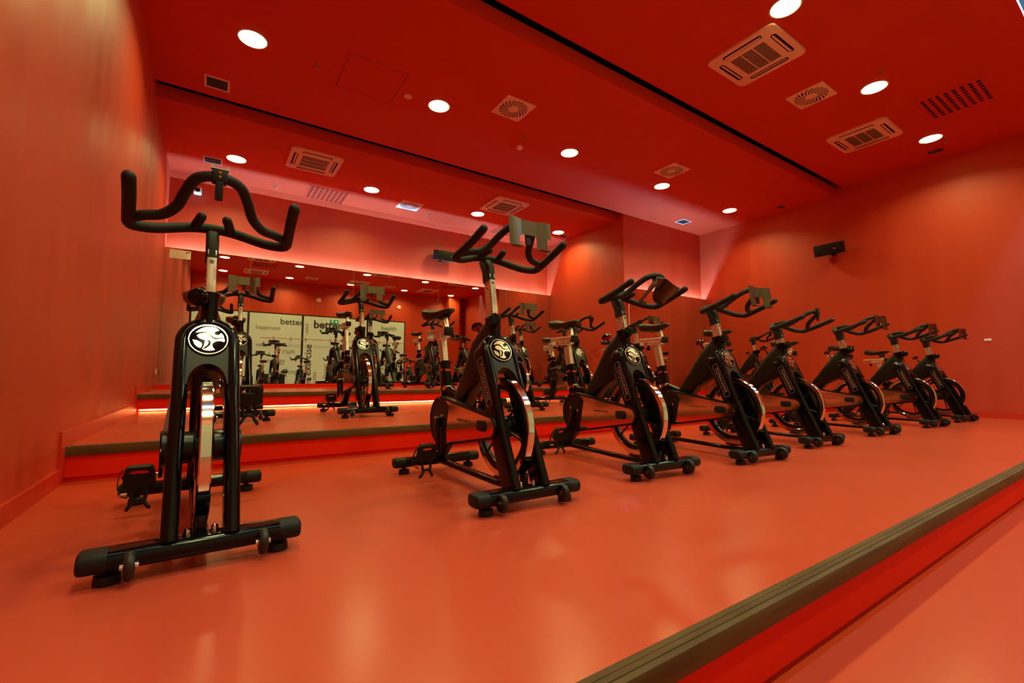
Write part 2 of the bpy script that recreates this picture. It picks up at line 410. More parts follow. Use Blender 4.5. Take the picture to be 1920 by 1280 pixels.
# exit sign
ex = empty('exit_sign', (4.47, YF+0.01, 2.56)); tag(ex, 'green emergency exit sign above the big word better, seen in the mirror', 'sign')
bm = bmesh.new(); box(bm, (0, 0.012, 0.05), (0.30, 0.024, 0.15), bev=0.004); fin('housing', bm, M_green, ex)
bm = bmesh.new()
prism(bm, [(-0.02, 0.0), (0.02, 0.0), (0.02, 0.02), (0.045, 0.02), (0.0, 0.065), (-0.045, 0.02), (-0.02, 0.02)], (0.07, 0.0245, 0.02), (-1, 0, 0), (0, 0, 1), 0, 0.001)
for p0, p1, r in (((-0.075, .09), (-0.06, .06), .010), ((-.06, .06), (-.085, .03), .008), ((-.06, .06), (-.04, .025), .008), ((-.075, .085), (-.045, .08), .006), ((-.075, .085), (-.1, .07), .006)):
    tube(bm, [(p0[0], 0.025, p0[1]), (p1[0], 0.025, p1[1])], r, 6)
lathe(bm, [(0.011, 0), (0.011, 0.003)], (-0.083, 0.0235, 0.108), (0, 1, 0), 10)
fin('pictogram', bm, M_exitw, ex)
# low black cabinet by the window
cb = empty('cabinet', (2.4, YF+0.32, H1)); tag(cb, 'low black cabinet under the word happiness by the window', 'cabinet')
bm = bmesh.new(); box(bm, (0, 0, 0.42), (0.80, 0.42, 0.84), bev=0.01); fin('body', bm, M_beam, cb)
for x in (-0.2, 0.2):
    bm = bmesh.new(); box(bm, (x, 0.217, 0.44), (0.385, 0.015, 0.76), bev=0.004); dd = fin('door', bm, M_cap, cb)
    bm = bmesh.new(); tube(bm, [(x+(0.15 if x < 0 else -0.15), 0.235, 0.55), (x+(0.15 if x < 0 else -0.15), 0.235, 0.68)], 0.006, 8); fin('handle', bm, M_brush, dd)
# round discs high on the front wall
for x, l in ((6.98, 'round pale detector disc on the front wall above health'), (3.9, 'round pale detector disc on the front wall above better')):
    bm = bmesh.new(); lathe(bm, [(0.085, 0), (0.085, 0.02), (0.06, 0.045), (0.02, 0.05)], (x, YF, 3.38), (0, 1, 0), 20)
    tag(fin('wall_disc', bm, M_redwhite), l, 'detector', 'detector discs on the front wall')

# ------------------------------------------------------------------ ceiling fittings
NOTH = ('nearest the left wall', 'second from the left wall', 'in the middle of the row', 'second from the right wall', 'nearest the right wall')
def downlight(x, y, z, label, group):
    root = empty('downlight', (x, y, z)); tag(root, label, 'ceiling light', group)
    bm = bmesh.new(); ringlathe(bm, [(0.118, -0.001), (0.132, -0.001), (0.134, -0.004), (0.130, -0.007), (0.120, -0.006)], (0, 0, 0), (0, 0, 1), 32); fin('rim', bm, M_white, root)
    bm = bmesh.new(); lathe(bm, [(0.119, -0.002), (0.119, -0.0045)], (0, 0, 0), (0, 0, 1), 32); fin('diffuser', bm, M_lamp, root)
    ld = bpy.data.lights.get('downlight_beam')
    if ld is None:
        ld = bpy.data.lights.new('downlight_beam', 'AREA'); ld.shape = 'DISK'; ld.size = 0.23
        ld.energy = LAMP_WATTS; ld.color = LAMP_COLOR; ld.spread = LAMP_SPREAD
    lo = bpy.data.objects.new('beam', ld); COL.objects.link(lo); lo.parent = root; lo.location = (0, 0, -0.0065)
    return root
LX = [0.85, 2.80, 4.86, 6.93, 8.97]
for i, x in enumerate(LX):
    downlight(x, 4.83, ZB, 'round lit downlight on the middle ceiling band, ' + NOTH[i], 'downlights of the middle band')
for i, x in enumerate(LX):
    downlight(x, 1.85, ZA, 'round lit downlight on the front ceiling band, ' + NOTH[i], 'downlights of the front band')
for i, x in enumerate([0.83, 2.79, 4.85, 6.87]):
    downlight(x, 7.53, ZC, 'round lit downlight on the low rear ceiling, ' + ('nearest the left wall', 'second from the left wall', 'beside an air conditioner', 'nearest the niche side wall')[i], 'downlights of the rear ceiling')
for i, x in enumerate(LX):
    downlight(x, -0.28, ZD, 'round lit downlight above the window wall, ' + NOTH[i], 'downlights by the window wall')
def cassette(x, y, z, label):
    root = empty('air_conditioner', (x, y, z)); tag(root, label, 'air conditioner', 'ceiling cassette air conditioners')
    bm = bmesh.new()
    out = rrect(0.69, 0.69, 0.045, 5)
    prism(bm, out, (0, 0, -0.028), (1, 0, 0), (0, 1, 0), 0, 0.028, bev=0.008)
    fin('panel', bm, M_redwhite, root)
    for k in range(4):
        R = Matrix.Rotation(k*PI/2, 3, 'Z')
        bm = bmesh.new()
        prism(bm, rrect(0.40, 0.055, 0.026, 4), (0, 0.268, -0.0295), (1, 0, 0), (0, 1, 0), 0, 0.004, mi=0)
        box(bm, (0, 0.262, -0.0305), (0.37, 0.020, 0.003), rot=Matrix.Rotation(0.2, 3, 'X'), mi=1)
        for v in bm.verts: v.co = R @ v.co
        fin('louver', bm, [M_grille, M_redwhite], root)
    bm = bmesh.new(); box(bm, (0, 0, -0.0295), (0.42, 0.42, 0.004), bev=0.001)
    for i in range(20):
        for j in range(3):
            box(bm, (-0.171+i*0.018, -0.120+j*0.120, -0.0318), (0.011, 0.108, 0.002), mi=1)
    fin('intake_grille', bm, [M_redwhite, M_grille], root)
cassette(5.27, 2.34, ZA, 'white ceiling air conditioner on the front band by the topmost downlight')
cassette(8.09, 2.34, ZA, 'white ceiling air conditioner on the front band towards the right wall')
cassette(1.79, 6.98, ZC, 'white ceiling air conditioner on the low rear ceiling near the left wall')
cassette(5.05, 6.88, ZC, 'white ceiling air conditioner on the low rear ceiling beside a downlight')
cassette(1.75, 2.34, ZA, 'white ceiling air conditioner above the leftmost front bike, in the mirror')
for x, l in ((1.75, 'nearest the left wall'), (5.0, 'in the middle'), (7.7, 'nearest the right wall')):
    cassette(x, 0.212, ZD, 'white ceiling air conditioner by the window wall, ' + l)
def swirl(x, y, z, label, white=M_redwhite):
    root = empty('swirl_diffuser', (x, y, z)); tag(root, label, 'air vent', 'square swirl air diffusers')
    bm = bmesh.new(); box(bm, (0, 0, -0.005), (0.40, 0.40, 0.010), bev=0.002); fin('plate', bm, white, root)
    bm = bmesh.new()
    for k in range(20):
        a0 = 2*PI*k/20
        L = []; Rr = []
        for q in range(6):
            r = 0.062+0.112*q/5; a = a0+0.5*(q/5)**1.3; wd = 0.008+0.015*q/5
            c = Vector((r*math.cos(a), r*math.sin(a))); tn = Vector((-math.sin(a), math.cos(a)))
            L.append(c+tn*wd*0.5); Rr.append(c-tn*wd*0.5)
        pv = [bm.verts.new((p.x, p.y, -0.0106)) for p in L]; qv = [bm.verts.new((p.x, p.y, -0.0106)) for p in Rr]
        for q in range(5): bm.faces.new((pv[q], pv[q+1], qv[q+1], qv[q]))
    fin('slots', bm, M_grille, root)
    bm = bmesh.new(); lathe(bm, [(0.05, -0.010), (0.046, -0.014), (0.01, -0.015)], (0, 0, 0), (0, 0, 1), 20); fin('hub', bm, white, root)
swirl(3.574, 4.377, ZB, 'square swirl air vent on the middle band between two downlights')
swirl(6.575, 4.366, ZB, 'square swirl air vent on the middle band above a downlight towards the right')
swirl(6.493, 2.33, ZA, 'square swirl air vent between the two front air conditioners')
swirl(3.59, 7.85, ZC, 'pink-lit square swirl air vent on the low rear ceiling')
swirl(3.45, 0.1, ZD, 'square swirl air vent near the window wall, left one')
swirl(6.2, 0.1, ZD, 'square swirl air vent near the window wall, right one')
def perforated(x, y, z, label):
    root = empty('perforated_panel', (x, y, z)); tag(root, label, 'air vent', 'red perforated ceiling panels')
    bm = bmesh.new(); box(bm, (0, 0, -0.003), (0.66, 0.60, 0.006), bev=0.001)
    for i in range(8):
        for j in range(8):
            box(bm, (-0.273+i*0.078, -0.245+j*0.070, -0.0062), (0.050, 0.034, 0.002), mi=1)
    fin('plate', bm, [M_ceil, M_grille], root)
perforated(8.04, 1.39, ZA, 'red perforated ceiling panel near the right wall')
perforated(2.21, 8.19, ZC, 'pink-lit perforated panel on the rear ceiling, left one')
perforated(5.90, 8.08, ZC, 'pink-lit perforated panel on the rear ceiling, right one')
perforated(1.9, 1.39, ZA, 'red perforated ceiling panel above the leftmost front bike, in the mirror')
def grille(x, y, z, sx, sy, label, m=M_redwhite, bars=9):
    root = empty('ceiling_grille', (x, y, z)); tag(root, label, 'air vent', 'small slatted ceiling grilles')
    o, i = rrect(sx, sy, 0.003, 1), rrect(sx-0.036, sy-0.036, 0.002, 1)
    bm = bmesh.new(); ringprism(bm, o, i, (0, 0, -0.010), (1, 0, 0), (0, 1, 0), 0, 0.010); fin('frame', bm, m, root)
    bm = bmesh.new(); box(bm, (0, 0, -0.002), (sx-0.036, sy-0.036, 0.003)); fin('backing', bm, M_dark, root)
    bm = bmesh.new()
    for k in range(bars):
        box(bm, (-(sx-0.05)/2+(sx-0.05)*k/(bars-1), 0, -0.006), (0.004, sy-0.036, 0.007))
    fin('slats', bm, mat('slat_grey', (0.10, 0.09, 0.08), 0.5), root)
grille(0.573, 5.81, ZB, 0.235, 0.235, 'small slatted grille on the middle band near the left wall', M_redwhite)
grille(8.77, 5.73, ZB, 0.28, 0.22, 'small white-framed grille on the pink-lit ceiling by the right wall', mat('white_frame_cool_lit', (0.85, 0.87, 0.9), 0.4))  # white frame, the cool strip's blue light put into its colour
grille(9.60, 4.17, ZB, 0.16, 0.15, 'small dark grille beside the last downlight of the middle band', M_ceil, 6)
grille(0.545, 7.77, ZC, 0.235, 0.235, 'small slatted grille on the rear ceiling near the left wall', M_redwhite)
grille(7.13, 7.66, ZC, 0.22, 0.16, 'small grille on the rear ceiling at the niche side wall', M_redwhite)
grille(9.49, 1.92, ZA, 0.16, 0.20, 'small dark grille at the right wall below a downlight', M_ceil, 6)
M_reddish = mat('painted_fitting', (0.42, 0.13, 0.08), 0.5)
def sprinkler(x, y, z, label, m=None):
    m = m or (M_reddish if z > 3.8 else M_brush)
    root = empty('sprinkler', (x, y, z)); tag(root, label, 'sprinkler', 'ceiling sprinklers')
    bm = bmesh.new(); lathe(bm, [(0.030, 0), (0.030, -0.004), (0.012, -0.008), (0.010, -0.02)], (0, 0, 0), (0, 0, 1), 16); fin('rosette', bm, m, root)
    bm = bmesh.new()
    tube(bm, [(-0.012, 0, -0.018), (-0.014, 0, -0.035), (0, 0, -0.046)], 0.002, 6); tube(bm, [(0.012, 0, -0.018), (0.014, 0, -0.035), (0, 0, -0.046)], 0.002, 6)
    lathe(bm, [(0.020, -0.046), (0.020, -0.049)], (0, 0, 0), (0, 0, 1), 14); fin('deflector', bm, m, root)
sprinkler(1.439, 4.867, ZB, 'sprinkler head on the middle band between first downlight and hatch')
sprinkler(4.061, 4.825, ZB, 'sprinkler head on the middle band beside the smoke detector')
sprinkler(6.637, 4.827, ZB, 'sprinkler head on the middle band left of a downlight')
sprinkler(9.32, 4.88, ZB, 'sprinkler head at the last middle downlight by the right wall')
sprinkler(1.426, 8.25, ZC, 'sprinkler head on the rear ceiling, left one')
sprinkler(4.086, 8.151, ZC, 'sprinkler head on the rear ceiling, right one')
sprinkler(6.653, 1.70, ZA, 'sprinkler head at the middle front downlight')
sprinkler(9.19, 1.74, ZA, 'sprinkler head at the front downlight by the right wall')
bm = bmesh.new(); lathe(bm, [(0.048, 0), (0.050, -0.012), (0.042, -0.03), (0.020, -0.042), (0.012, -0.05)], (4.155, 5.09, ZB), (0, 0, 1), 20)
tag(fin('smoke_detector', bm, M_redwhite), 'domed smoke detector on the middle ceiling band', 'smoke detector')
bm = bmesh.new(); lathe(bm, [(0.045, 0), (0.045, -0.006), (0.030, -0.008), (0.028, -0.004), (0.012, -0.004), (0.010, -0.012)], (2.423, 4.861, ZB), (0, 0, 1), 20)
tag(fin('ceiling_sensor', bm, M_redwhite), 'round ceiling sensor beside the access hatch', 'sensor')
bm = bmesh.new(); lathe(bm, [(0.042, 0), (0.042, -0.006), (0.012, -0.008)], (7.575, 4.842, ZB), (0, 0, 1), 20)
tag(fin('ceiling_sensor', bm, M_reddish), 'flat round ceiling disc between the last two middle downlights', 'sensor')
hatch = empty('access_hatch', (1.985, 4.80, ZB)); tag(hatch, 'square red access hatch flush in the middle ceiling band', 'hatch')
bm = bmesh.new(); box(bm, (0, 0, -0.0015), (0.60, 0.60, 0.003)); fin('lid', bm, M_ceil, hatch)
bm = bmesh.new(); ringprism(bm, rrect(0.645, 0.645, .002, 1), rrect(0.612, 0.612, .002, 1), (0, 0, -0.003), (1, 0, 0), (0, 1, 0), 0, 0.003); fin('frame', bm, M_ceil, hatch)
bm = bmesh.new(); ringprism(bm, rrect(0.612, 0.612, .002, 1), rrect(0.60, 0.60, .002, 1), (0, 0, -0.001), (1, 0, 0), (0, 1, 0), 0, 0.001); fin('gap', bm, M_dark, hatch)

# ------------------------------------------------------------------ wall fittings
def speaker(loc, rz, tilt, label):
    root = empty('wall_speaker', loc, rz); tag(root, label, 'speaker', 'black wall speakers')
    R = Matrix.Rotation(tilt, 3, 'X')
    bm = bmesh.new(); box(bm, (0, -0.20, 0), (0.42, 0.20, 0.20), rot=R, bev=0.012); c = fin('cabinet', bm, M_speaker, root)
    bm = bmesh.new(); box(bm, R @ Vector((0, -0.103, 0)) + Vector((0, -0.20, 0)), (0.40, 0.008, 0.18), rot=R, bev=0.003); fin('grille_cloth', bm, M_rubber, root)
    bm = bmesh.new(); box(bm, (0, -0.006, -0.02), (0.08, 0.012, 0.12)); tube(bm, [(0, -0.01, -0.02), (0, -0.11, -0.02)], 0.015, 8); fin('mount', bm, M_speaker, root)
    bm = bmesh.new(); box(bm, R @ Vector((0.12, -0.108, 0.0)) + Vector((0, -0.20, 0)), (0.05, 0.003, 0.014), rot=R); fin('badge', bm, M_brush, root)
speaker((4.55, YW, 3.04), 0, 0.25, 'black wall speaker above the long mirror')
speaker((XR, 3.45, 2.84), -PI/2, 0.25, 'black wall speaker on the right wall')
cam = empty('security_camera', (0.36, YW, 3.49)); tag(cam, 'small white security camera high on the wall above the mirror', 'camera')
bm = bmesh.new(); box(bm, (0, -0.008, 0.03), (0.06, 0.016, 0.07), bev=0.004); tube(bm, [(0, -0.01, 0.04), (0, -0.05, 0.03), (0, -0.06, 0.0)], 0.010, 8); fin('mount', bm, M_white, cam)
bm = bmesh.new(); box(bm, (0, -0.09, -0.02), (0.10, 0.14, 0.09), bev=0.012); fin('housing', bm, M_white, cam)
bm = bmesh.new(); lathe(bm, [(0.034, 0), (0.034, 0.004), (0.02, 0.008)], (0, -0.159, -0.02), (0, -1, 0), 18); fin('lens', bm, M_speaker, cam)
sg = empty('notice', (0.19, YM-0.003, 2.42)); tag(sg, 'white notice with red print stuck to the mirror corner at the left wall', 'sign')
bm = bmesh.new(); box(bm, (0, 0, 0), (0.262, 0.003, 0.128)); fin('card', bm, M_sign, sg)
bm = bmesh.new()
add_text(bm, 'PROSIMY O NIEUŻYWANIE', 0.021, (-0.035, -0.0022, 0.040), (1, 0, 0), (0, 0, 1), 0, 0.85)
add_text(bm, 'OBIEKT MONITOROWANY', 0.018, (-0.01, -0.0022, 0.012), (1, 0, 0), (0, 0, 1), 0)
for k in range(3): box(bm, (-0.02+0.01*(k % 2), -0.0018, -0.012-0.017*k), (0.20, 0.001, 0.005), mi=1)
box(bm, (0.095, -0.0018, 0.040), (0.05, 0.001, 0.013), rot=Matrix.Rotation(-0.2, 3, 'Y'), mi=2); box(bm, (0.075, -0.0018, 0.028), (0.008, 0.001, 0.014), mi=2)
fin('print', bm, [M_signred, M_signgrey, M_speaker], sg)
def outlet(name, loc, rz, label, cat, sw=0.085, sh=0.085):
    root = empty(name, loc, rz); tag(root, label, cat)
    bm = bmesh.new(); box(bm, (0, -0.005, 0), (sw, 0.010, sh), bev=0.003); fin('plate', bm, M_white, root)
    bm = bmesh.new(); lathe(bm, [(sh*0.28, 0.0), (sh*0.28, 0.003), (sh*0.22, 0.003), (sh*0.22, 0.001)], (0, -0.010, 0), (0, -1, 0), 16); fin('insert', bm, M_redwhite, root)
outlet('wall_outlet', (XR, 1.603, 1.112), -PI/2, 'small white outlet on the right wall beyond the last bike', 'outlet', 0.075, 0.034)
outlet('light_switch', (0.0, 8.16, 0.63), PI/2, 'small white switch low on the left wall by the mirror', 'switch')

# ------------------------------------------------------------------ the indoor bike
TX, TL = Vector((0, 0.410, 0.912)), Vector((0, -0.912, 0.410))      # along the fork, forward normal of the fork
FB = Vector((0, -0.485, 0.075))
HUBC = Vector((0, -0.285, 0.335))
CRK = Vector((0, 0.20, 0.33))
P0 = Vector((0, -0.126, 1.155))
LEAN = Vector((0, 0.17, 0.985))
def fork_pt(x, t, n=0.0): return FB + Vector((x, 0, 0)) + TX*t + TL*n
def build_bike():
    R = empty('indoor_bike', (0, 0, 0)); tag(R, 'indoor bike', 'exercise bike', 'indoor cycling bikes')
    P = {}
    # --- feet
    def foot(name, y, wheels):
        bm = bmesh.new()
        sweep(bm, [(-0.225, y, 0.067), (0.225, y, 0.067)], rrect(0.092 if wheels else 0.07, 0.056, 0.022, 4), (0, 0, 1))
        f = fin(name, bm, M_black, R)
        for s in (-1, 1):
            bm = bmesh.new()
            w2 = 0.094 if wheels else 0.072
            pr = rrect(w2, 0.058, 0.024, 4)
            pts = [(s*0.215, y, 0.067), (s*0.268, y, 0.067), (s*0.276, y, 0.067), (s*0.280, y, 0.067)]
            sweep(bm, pts, pr, (0, 0, 1), scales=[(1, 1), (1, 1), (0.95, 0.93), (0.82, 0.78)]); fin('end_cap', bm, M_cap, f)
            bm = bmesh.new(); lathe(bm, [(0.012, 0.045), (0.012, 0.028), (0.030, 0.026), (0.032, 0.004), (0.030, 0.0)], (s*0.215, y, 0), (0, 0, 1), 18); fin('levelling_foot', bm, M_rubber, f)
            bm = bmesh.new(); lathe(bm, [(0.013, 0), (0.013, 0.008), (0.010, 0.010), (0.010, 0.018), (0.004, 0.023)], (s*0.035, y+0.005, 0.093), (0, 0, 1), 10); fin('bolt', bm, M_chrome, f)
            if wheels:
                bm = bmesh.new()
                lathe(bm, [(0.016, -0.013), (0.034, -0.012), (0.040, -0.004), (0.040, 0.004), (0.034, 0.012), (0.016, 0.013)], (s*0.165, y-0.050, 0.052), (1, 0, 0), 20)
                lathe(bm, [(0.009, -0.021), (0.009, 0.021)], (s*0.165, y-0.050, 0.052), (1, 0, 0), 10, mi=1)
                box(bm, (s*0.165, y-0.028, 0.058), (0.036, 0.03, 0.012), mi=2)
                fin('transport_wheel', bm, [M_wheelr, M_chrome, M_black], f)
        return f
    foot('front_foot', -0.49, True); foot('rear_foot', 0.475, False)
    # --- bottom rail
    bm = bmesh.new(); sweep(bm, [(0, 0.48, 0.068), (0, -0.20, 0.062), (0, -0.46, 0.066)], rrect(0.05, 0.026, 0.009, 3), (0, 0, 1)); fin('bottom_rail', bm, M_black, R)
    # --- fork: two legs joined by the rounded head
    bm = bmesh.new(); hw, tc = 0.0765, 0.672
    path = [fork_pt(-hw-0.003, 0.0), fork_pt(-hw-0.003, 0.2), fork_pt(-hw, 0.45)] + [fork_pt(-hw*math.cos(a), tc+hw*math.sin(a)) for a in [PI*k/16 for k in range(17)]] + [fork_pt(hw, 0.45), fork_pt(hw+0.003, 0.2), fork_pt(hw+0.003, 0.0)]
    sweep(bm, path, rrect(0.045, 0.115, 0.0215, 5), TL)
    fk = fin('fork', bm, M_black, R)
    bm = bmesh.new()
    poly = [(-0.062, 0.50), (-0.062, tc)] + [(-0.062*math.cos(a), tc+0.062*math.sin(a)) for a in [PI*k/12 for k in range(1, 12)]] + [(0.062, tc), (0.062, 0.50)]
    arch = [(0.058*math.cos(a), 0.50+0.078*math.sin(a)) for a in [PI*k/14 for k in range(0, 15)]]
    poly2 = poly + arch
    prism(bm, poly2, fork_pt(0, 0, 0), (1, 0, 0), TX, -0.046, 0.0)
    bmesh.ops.translate(bm, vec=TL*0.0545, verts=bm.verts[:])
    bmesh.ops.triangulate(bm, faces=[f for f in bm.faces if len(f.verts) > 4])
    fin('head_plate', bm, M_beam, fk, angle=50)
    # emblem
    ec = fork_pt(0, 0.672, 0.0565)
    bm = bmesh.new(); lathe(bm, [(0.064, -0.004), (0.064, 0.002), (0.058, 0.003), (0.020, 0.0035)], ec, TL, 40); em = fin('emblem', bm, M_black, R)
    bm = bmesh.new(); ringlathe(bm, [(0.0565, 0.0025), (0.0605, 0.0025), (0.0600, 0.0048), (0.0570, 0.0048)], ec, TL, 48)
    Z = 0.060
    # seen from the front the viewer's right is +x of the bike
    def sh(pts):
        prism(bm, [(u*Z*0.98, v*Z*0.98) for u, v in pts], ec, (1, 0, 0), TX, 0.0, 0.0052)
    def tri(pts): sh(pts)
    # back and head (upper shape)
    sh([(-0.66, 0.42), (-0.45, 0.67), (-0.2, 0.82), (0.05, 0.88), (0.3, 0.83), (0.48, 0.72), (0.52, 0.62), (0.40, 0.60), (0.30, 0.53), (0.27, 0.42), (0.32, 0.33), (0.45, 0.28), (0.58, 0.34), (0.64, 0.45), (0.72, 0.36), (0.80, 0.18), (0.60, 0.12), (0.35, 0.12), (0.22, 0.20), (0.08, 0.40), (-0.08, 0.52), (-0.3, 0.53), (-0.5, 0.48)])
    # torso, arm and leg
    sh([(-0.60, 0.22), (-0.45, 0.35), (-0.25, 0.40), (-0.08, 0.37), (0.06, 0.24), (0.18, 0.08), (0.32, 0.00), (0.55, 0.02), (0.80, 0.12), (0.84, 0.0), (0.80, -0.17), (0.66, -0.11), (0.48, -0.09), (0.30, -0.16), (0.20, -0.30), (0.19, -0.46), (0.26, -0.60), (0.34, -0.72), (0.10, -0.80), (-0.12, -0.77), (-0.32, -0.70), (-0.10, -0.62), (0.08, -0.42), (0.14, -0.20), (0.08, -0.10), (-0.04, -0.02), (-0.20, -0.02), (-0.30, -0.03), (-0.48, 0.06)])
    # calf sliver and rear wheel
    sh([(-0.30, -0.02), (-0.16, -0.07), (-0.08, -0.18), (-0.12, -0.34), (-0.24, -0.52), (-0.33, -0.66), (-0.18, -0.56), (-0.04, -0.38), (-0.02, -0.18), (-0.10, -0.05)])
    sh([(-0.80, -0.06), (-0.60, -0.12), (-0.42, -0.22), (-0.32, -0.35), (-0.33, -0.50), (-0.40, -0.62), (-0.55, -0.55), (-0.70, -0.38)])
    bmesh.ops.triangulate(bm, faces=[f for f in bm.faces if len(f.verts) > 4])
    fin('cyclist_figure', bm, M_emblem, em, angle=30)
    # name plates on the two outer faces of the fork
    for s in (-1, 1):
        O = fork_pt(s*(hw+0.0228), 0.525, 0.002)
        U = TX*(-1) if s < 0 else TX*1.0
        V = TL
        if s > 0: U, V = TX*(-1), TL*(-1)
        bm = bmesh.new(); N = U.cross(V)
        ringprism(bm, rrect(0.250, 0.046, 0.006, 3), rrect(0.247, 0.043, 0.005, 3), O, U, V, 0.0, 0.0012)
        add_text(bm, 'TOMAHAWK', 0.034, O+N*0.0008, U, V, 0, 0.98)
        fin('name_plate', bm, M_print, R)
    # --- column and beam
    bm = bmesh.new()
    c0 = Vector((0, -0.185, 0.86))
    sweep(bm, [c0-LEAN*0.085+Vector((0,0.012,0)), c0-LEAN*0.02, c0+LEAN*0.002, c0+LEAN*0.022, c0+LEAN*0.024], rrect(0.090, 0.056, 0.0265, 5), (1, 0, 0), scales=[(1, 1), (1, 1), (1, 1), (1.1, 1.14), (1.1, 1.14)])
    fin('column', bm, M_black, R)
    bm = bmesh.new()
    up = [(-0.142, 0.868), (-0.118, 0.845), (-0.055, 0.768), (0.08, 0.600), (0.28, 0.360), (0.535, 0.075)]
    lowr = [(-0.225, 0.80), (-0.235, 0.73), (-0.205, 0.60), (0.00, 0.500), (0.235, 0.245), (0.415, 0.075)]
    hwid = [0.026, 0.032, 0.066, 0.043, 0.036, 0.036]
    rings = []
    for (u, l, h) in zip(up, lowr, hwid):
        A, B = Vector((0, *u)), Vector((0, *l)); m = (A+B)/2; d = (A-B)/2; r = []
        for a, b in rrect(2.0, 2.0, 0.45, 4): r.append(bm.verts.new(m + d*b + Vector((h*a, 0, 0))))
        rings.append(r)
    # smooth interpolation between the stations
    loop_faces(bm, rings)
    fin('main_beam', bm, M_beam, R)
    # --- seat tube
    bm = bmesh.new(); sv = Vector((0, 0.22, 0.975)).normalized()
    s0, s1 = Vector((0, 0.322, 0.34)), Vector((0, 0.396, 0.668))
    sweep(bm, [s0, s1-sv*0.02, s1-sv*0.012, s1], rrect(0.080, 0.050, 0.016, 4), (1, 0, 0), scales=[(1, 1), (1, 1), (1.1, 1.1), (1.1, 1.1)]); 
    sweep(bm, [(0, 0.352, 0.485), (0, 0.28, 0.465), (0, 0.19, 0.445), (0, 0.10, 0.44)], rrect(0.085, 0.05, 0.018, 3), (1, 0, 0))
    st = fin('seat_tube', bm, M_black, R)
    bm = bmesh.new(); q = s0+(s1-s0)*0.50; sweep(bm, [q-sv*0.012, q+sv*0.012], rrect(0.086, 0.056, 0.018, 4), (1, 0, 0)); fin('band', bm, M_plate, st)
    bm = bmesh.new(); box(bm, s1-sv*0.05+Vector((0, -0.0405, 0)), (0.034, 0.002, 0.012), rot=Matrix.Rotation(-0.22, 3, 'X')); box(bm, s1-sv*0.05+Vector((-0.0245, 0.0, 0)), (0.002, 0.05, 0.012), rot=Matrix.Rotation(-0.22, 3, 'X')); fin('red_label', bm, M_redband, st)
    def knob(name, base, ax, parent, r=0.024, L=0.05):
        bm = bmesh.new(); ax = Vector(ax).normalized()
        lathe(bm, [(0.008, 0), (0.009, L*0.55), (r*0.7, L*0.58), (r, L*0.75), (r*0.98, L*1.15), (r*0.75, L*1.45), (r*0.3, L*1.52)], base, ax, 18)
        for k in range(6):
            pass
        return fin(name, bm, M_black, parent)
    knob('seat_knob', s1-sv*0.10+Vector((0, 0.036, 0)), (0, 1, -0.15), st, 0.026, 0.055)
    knob('column_knob', c0+Vector((-0.028, -0.045, 0.005)), (-0.35, -1, -0.05), R, 0.033, 0.040)
    # resistance knob on the beam
    bm = bmesh.new()
    lathe(bm, [(0.006, 0), (0.006, 0.07)], (0, -0.06, 0.785), (0.0, 0.55, 0.83), 10)
    lathe(bm, [(0.030, 0.066), (0.034, 0.071), (0.031, 0.086), (0.018, 0.095), (0.004, 0.097)], (0, -0.06, 0.785), (0.0, 0.55, 0.83), 20, mi=0)
    lathe(bm, [(0.029, 0.0655), (0.006, 0.060)], (0, -0.06, 0.785), (0.0, 0.55, 0.83), 20, mi=1)  # red light from below, painted on the underside of the dome
    fin('resistance_knob', bm, [M_black, M_redband], R)
    # --- flywheel
    bm = bmesh.new()
    ringlathe(bm, [(0.207, -0.012), (0.207, 0.012), (0.212, 0.017), (0.236, 0.018), (0.240, 0.014), (0.240, -0.014), (0.236, -0.018), (0.212, -0.017)], HUBC, (1, 0, 0), 64)
    fw = fin('flywheel', bm, M_chrome, R)
    bm = bmesh.new()
    ringlathe(bm, [(0.182, -0.010), (0.182, 0.010), (0.2068, 0.0118), (0.2068, -0.0118)], HUBC, (1, 0, 0), 48)
    for k in range(6):
        a = 2*PI*k/6+0.3; d = Vector((0, math.cos(a), math.sin(a)))
        tube(bm, [HUBC+d*0.03, HUBC+d*0.186], 0.006, 8, dome=False)
    fin('spokes', bm, M_beam, fw)
    bm = bmesh.new()
    lathe(bm, [(0.014, -0.098), (0.050, -0.097), (0.054, -0.092), (0.054, -0.030), (0.046, -0.024), (0.046, 0.024), (0.054, 0.030), (0.054, 0.098), (0.058, 0.102), (0.056, 0.112), (0.018, 0.115)], HUBC, (1, 0, 0), 24)
    for s in (-1, 1): box(bm, HUBC+Vector((s*0.076, -0.03, 0.0)), (0.02, 0.08, 0.05), bev=0.006)
    fin('axle', bm, M_beam, R)
    bm = bmesh.new()
    rg = []
    for k in range(9):
        a = math.radians(-150+k*9.0); d = Vector((0, math.cos(a), math.sin(a)))
        rg.append([bm.verts.new(HUBC+d*r+Vector((x, 0, 0))) for r, x in ((0.244, -0.021), (0.244, 0.021), (0.254, 0.019), (0.254, -0.019))])
    loop_faces(bm, rg); box(bm, (0, -0.462, 0.115), (0.03, 0.03, 0.06), bev=0.004)
    fin('wheel_guard', bm, M_black, R)
    # --- chain guard on the side x < 0
    FC, fr = Vector((-0.338, 0.343)), 0.056
    KC, kr = Vector((0.20, 0.330)), 0.138
    def guard_outline(off, n=14):
        d = KC-FC; L = d.length; base = math.atan2(d.y, d.x); b = math.acos((fr-kr)/L)
        pts = []
        a0, a1 = base+b, base+2*PI-b
        for k in range(n+1):
            a = a0+(a1-a0)*k/n; pts.append((FC.x+(fr-off)*math.cos(a), FC.y+(fr-off)*math.sin(a)))
        a0, a1 = base-b, base+b
        for k in range(n+7):
            a = a0+(a1-a0)*k/(n+6); pts.append((KC.x+(kr-off)*math.cos(a), KC.y+(kr-off)*math.sin(a)))
        return pts
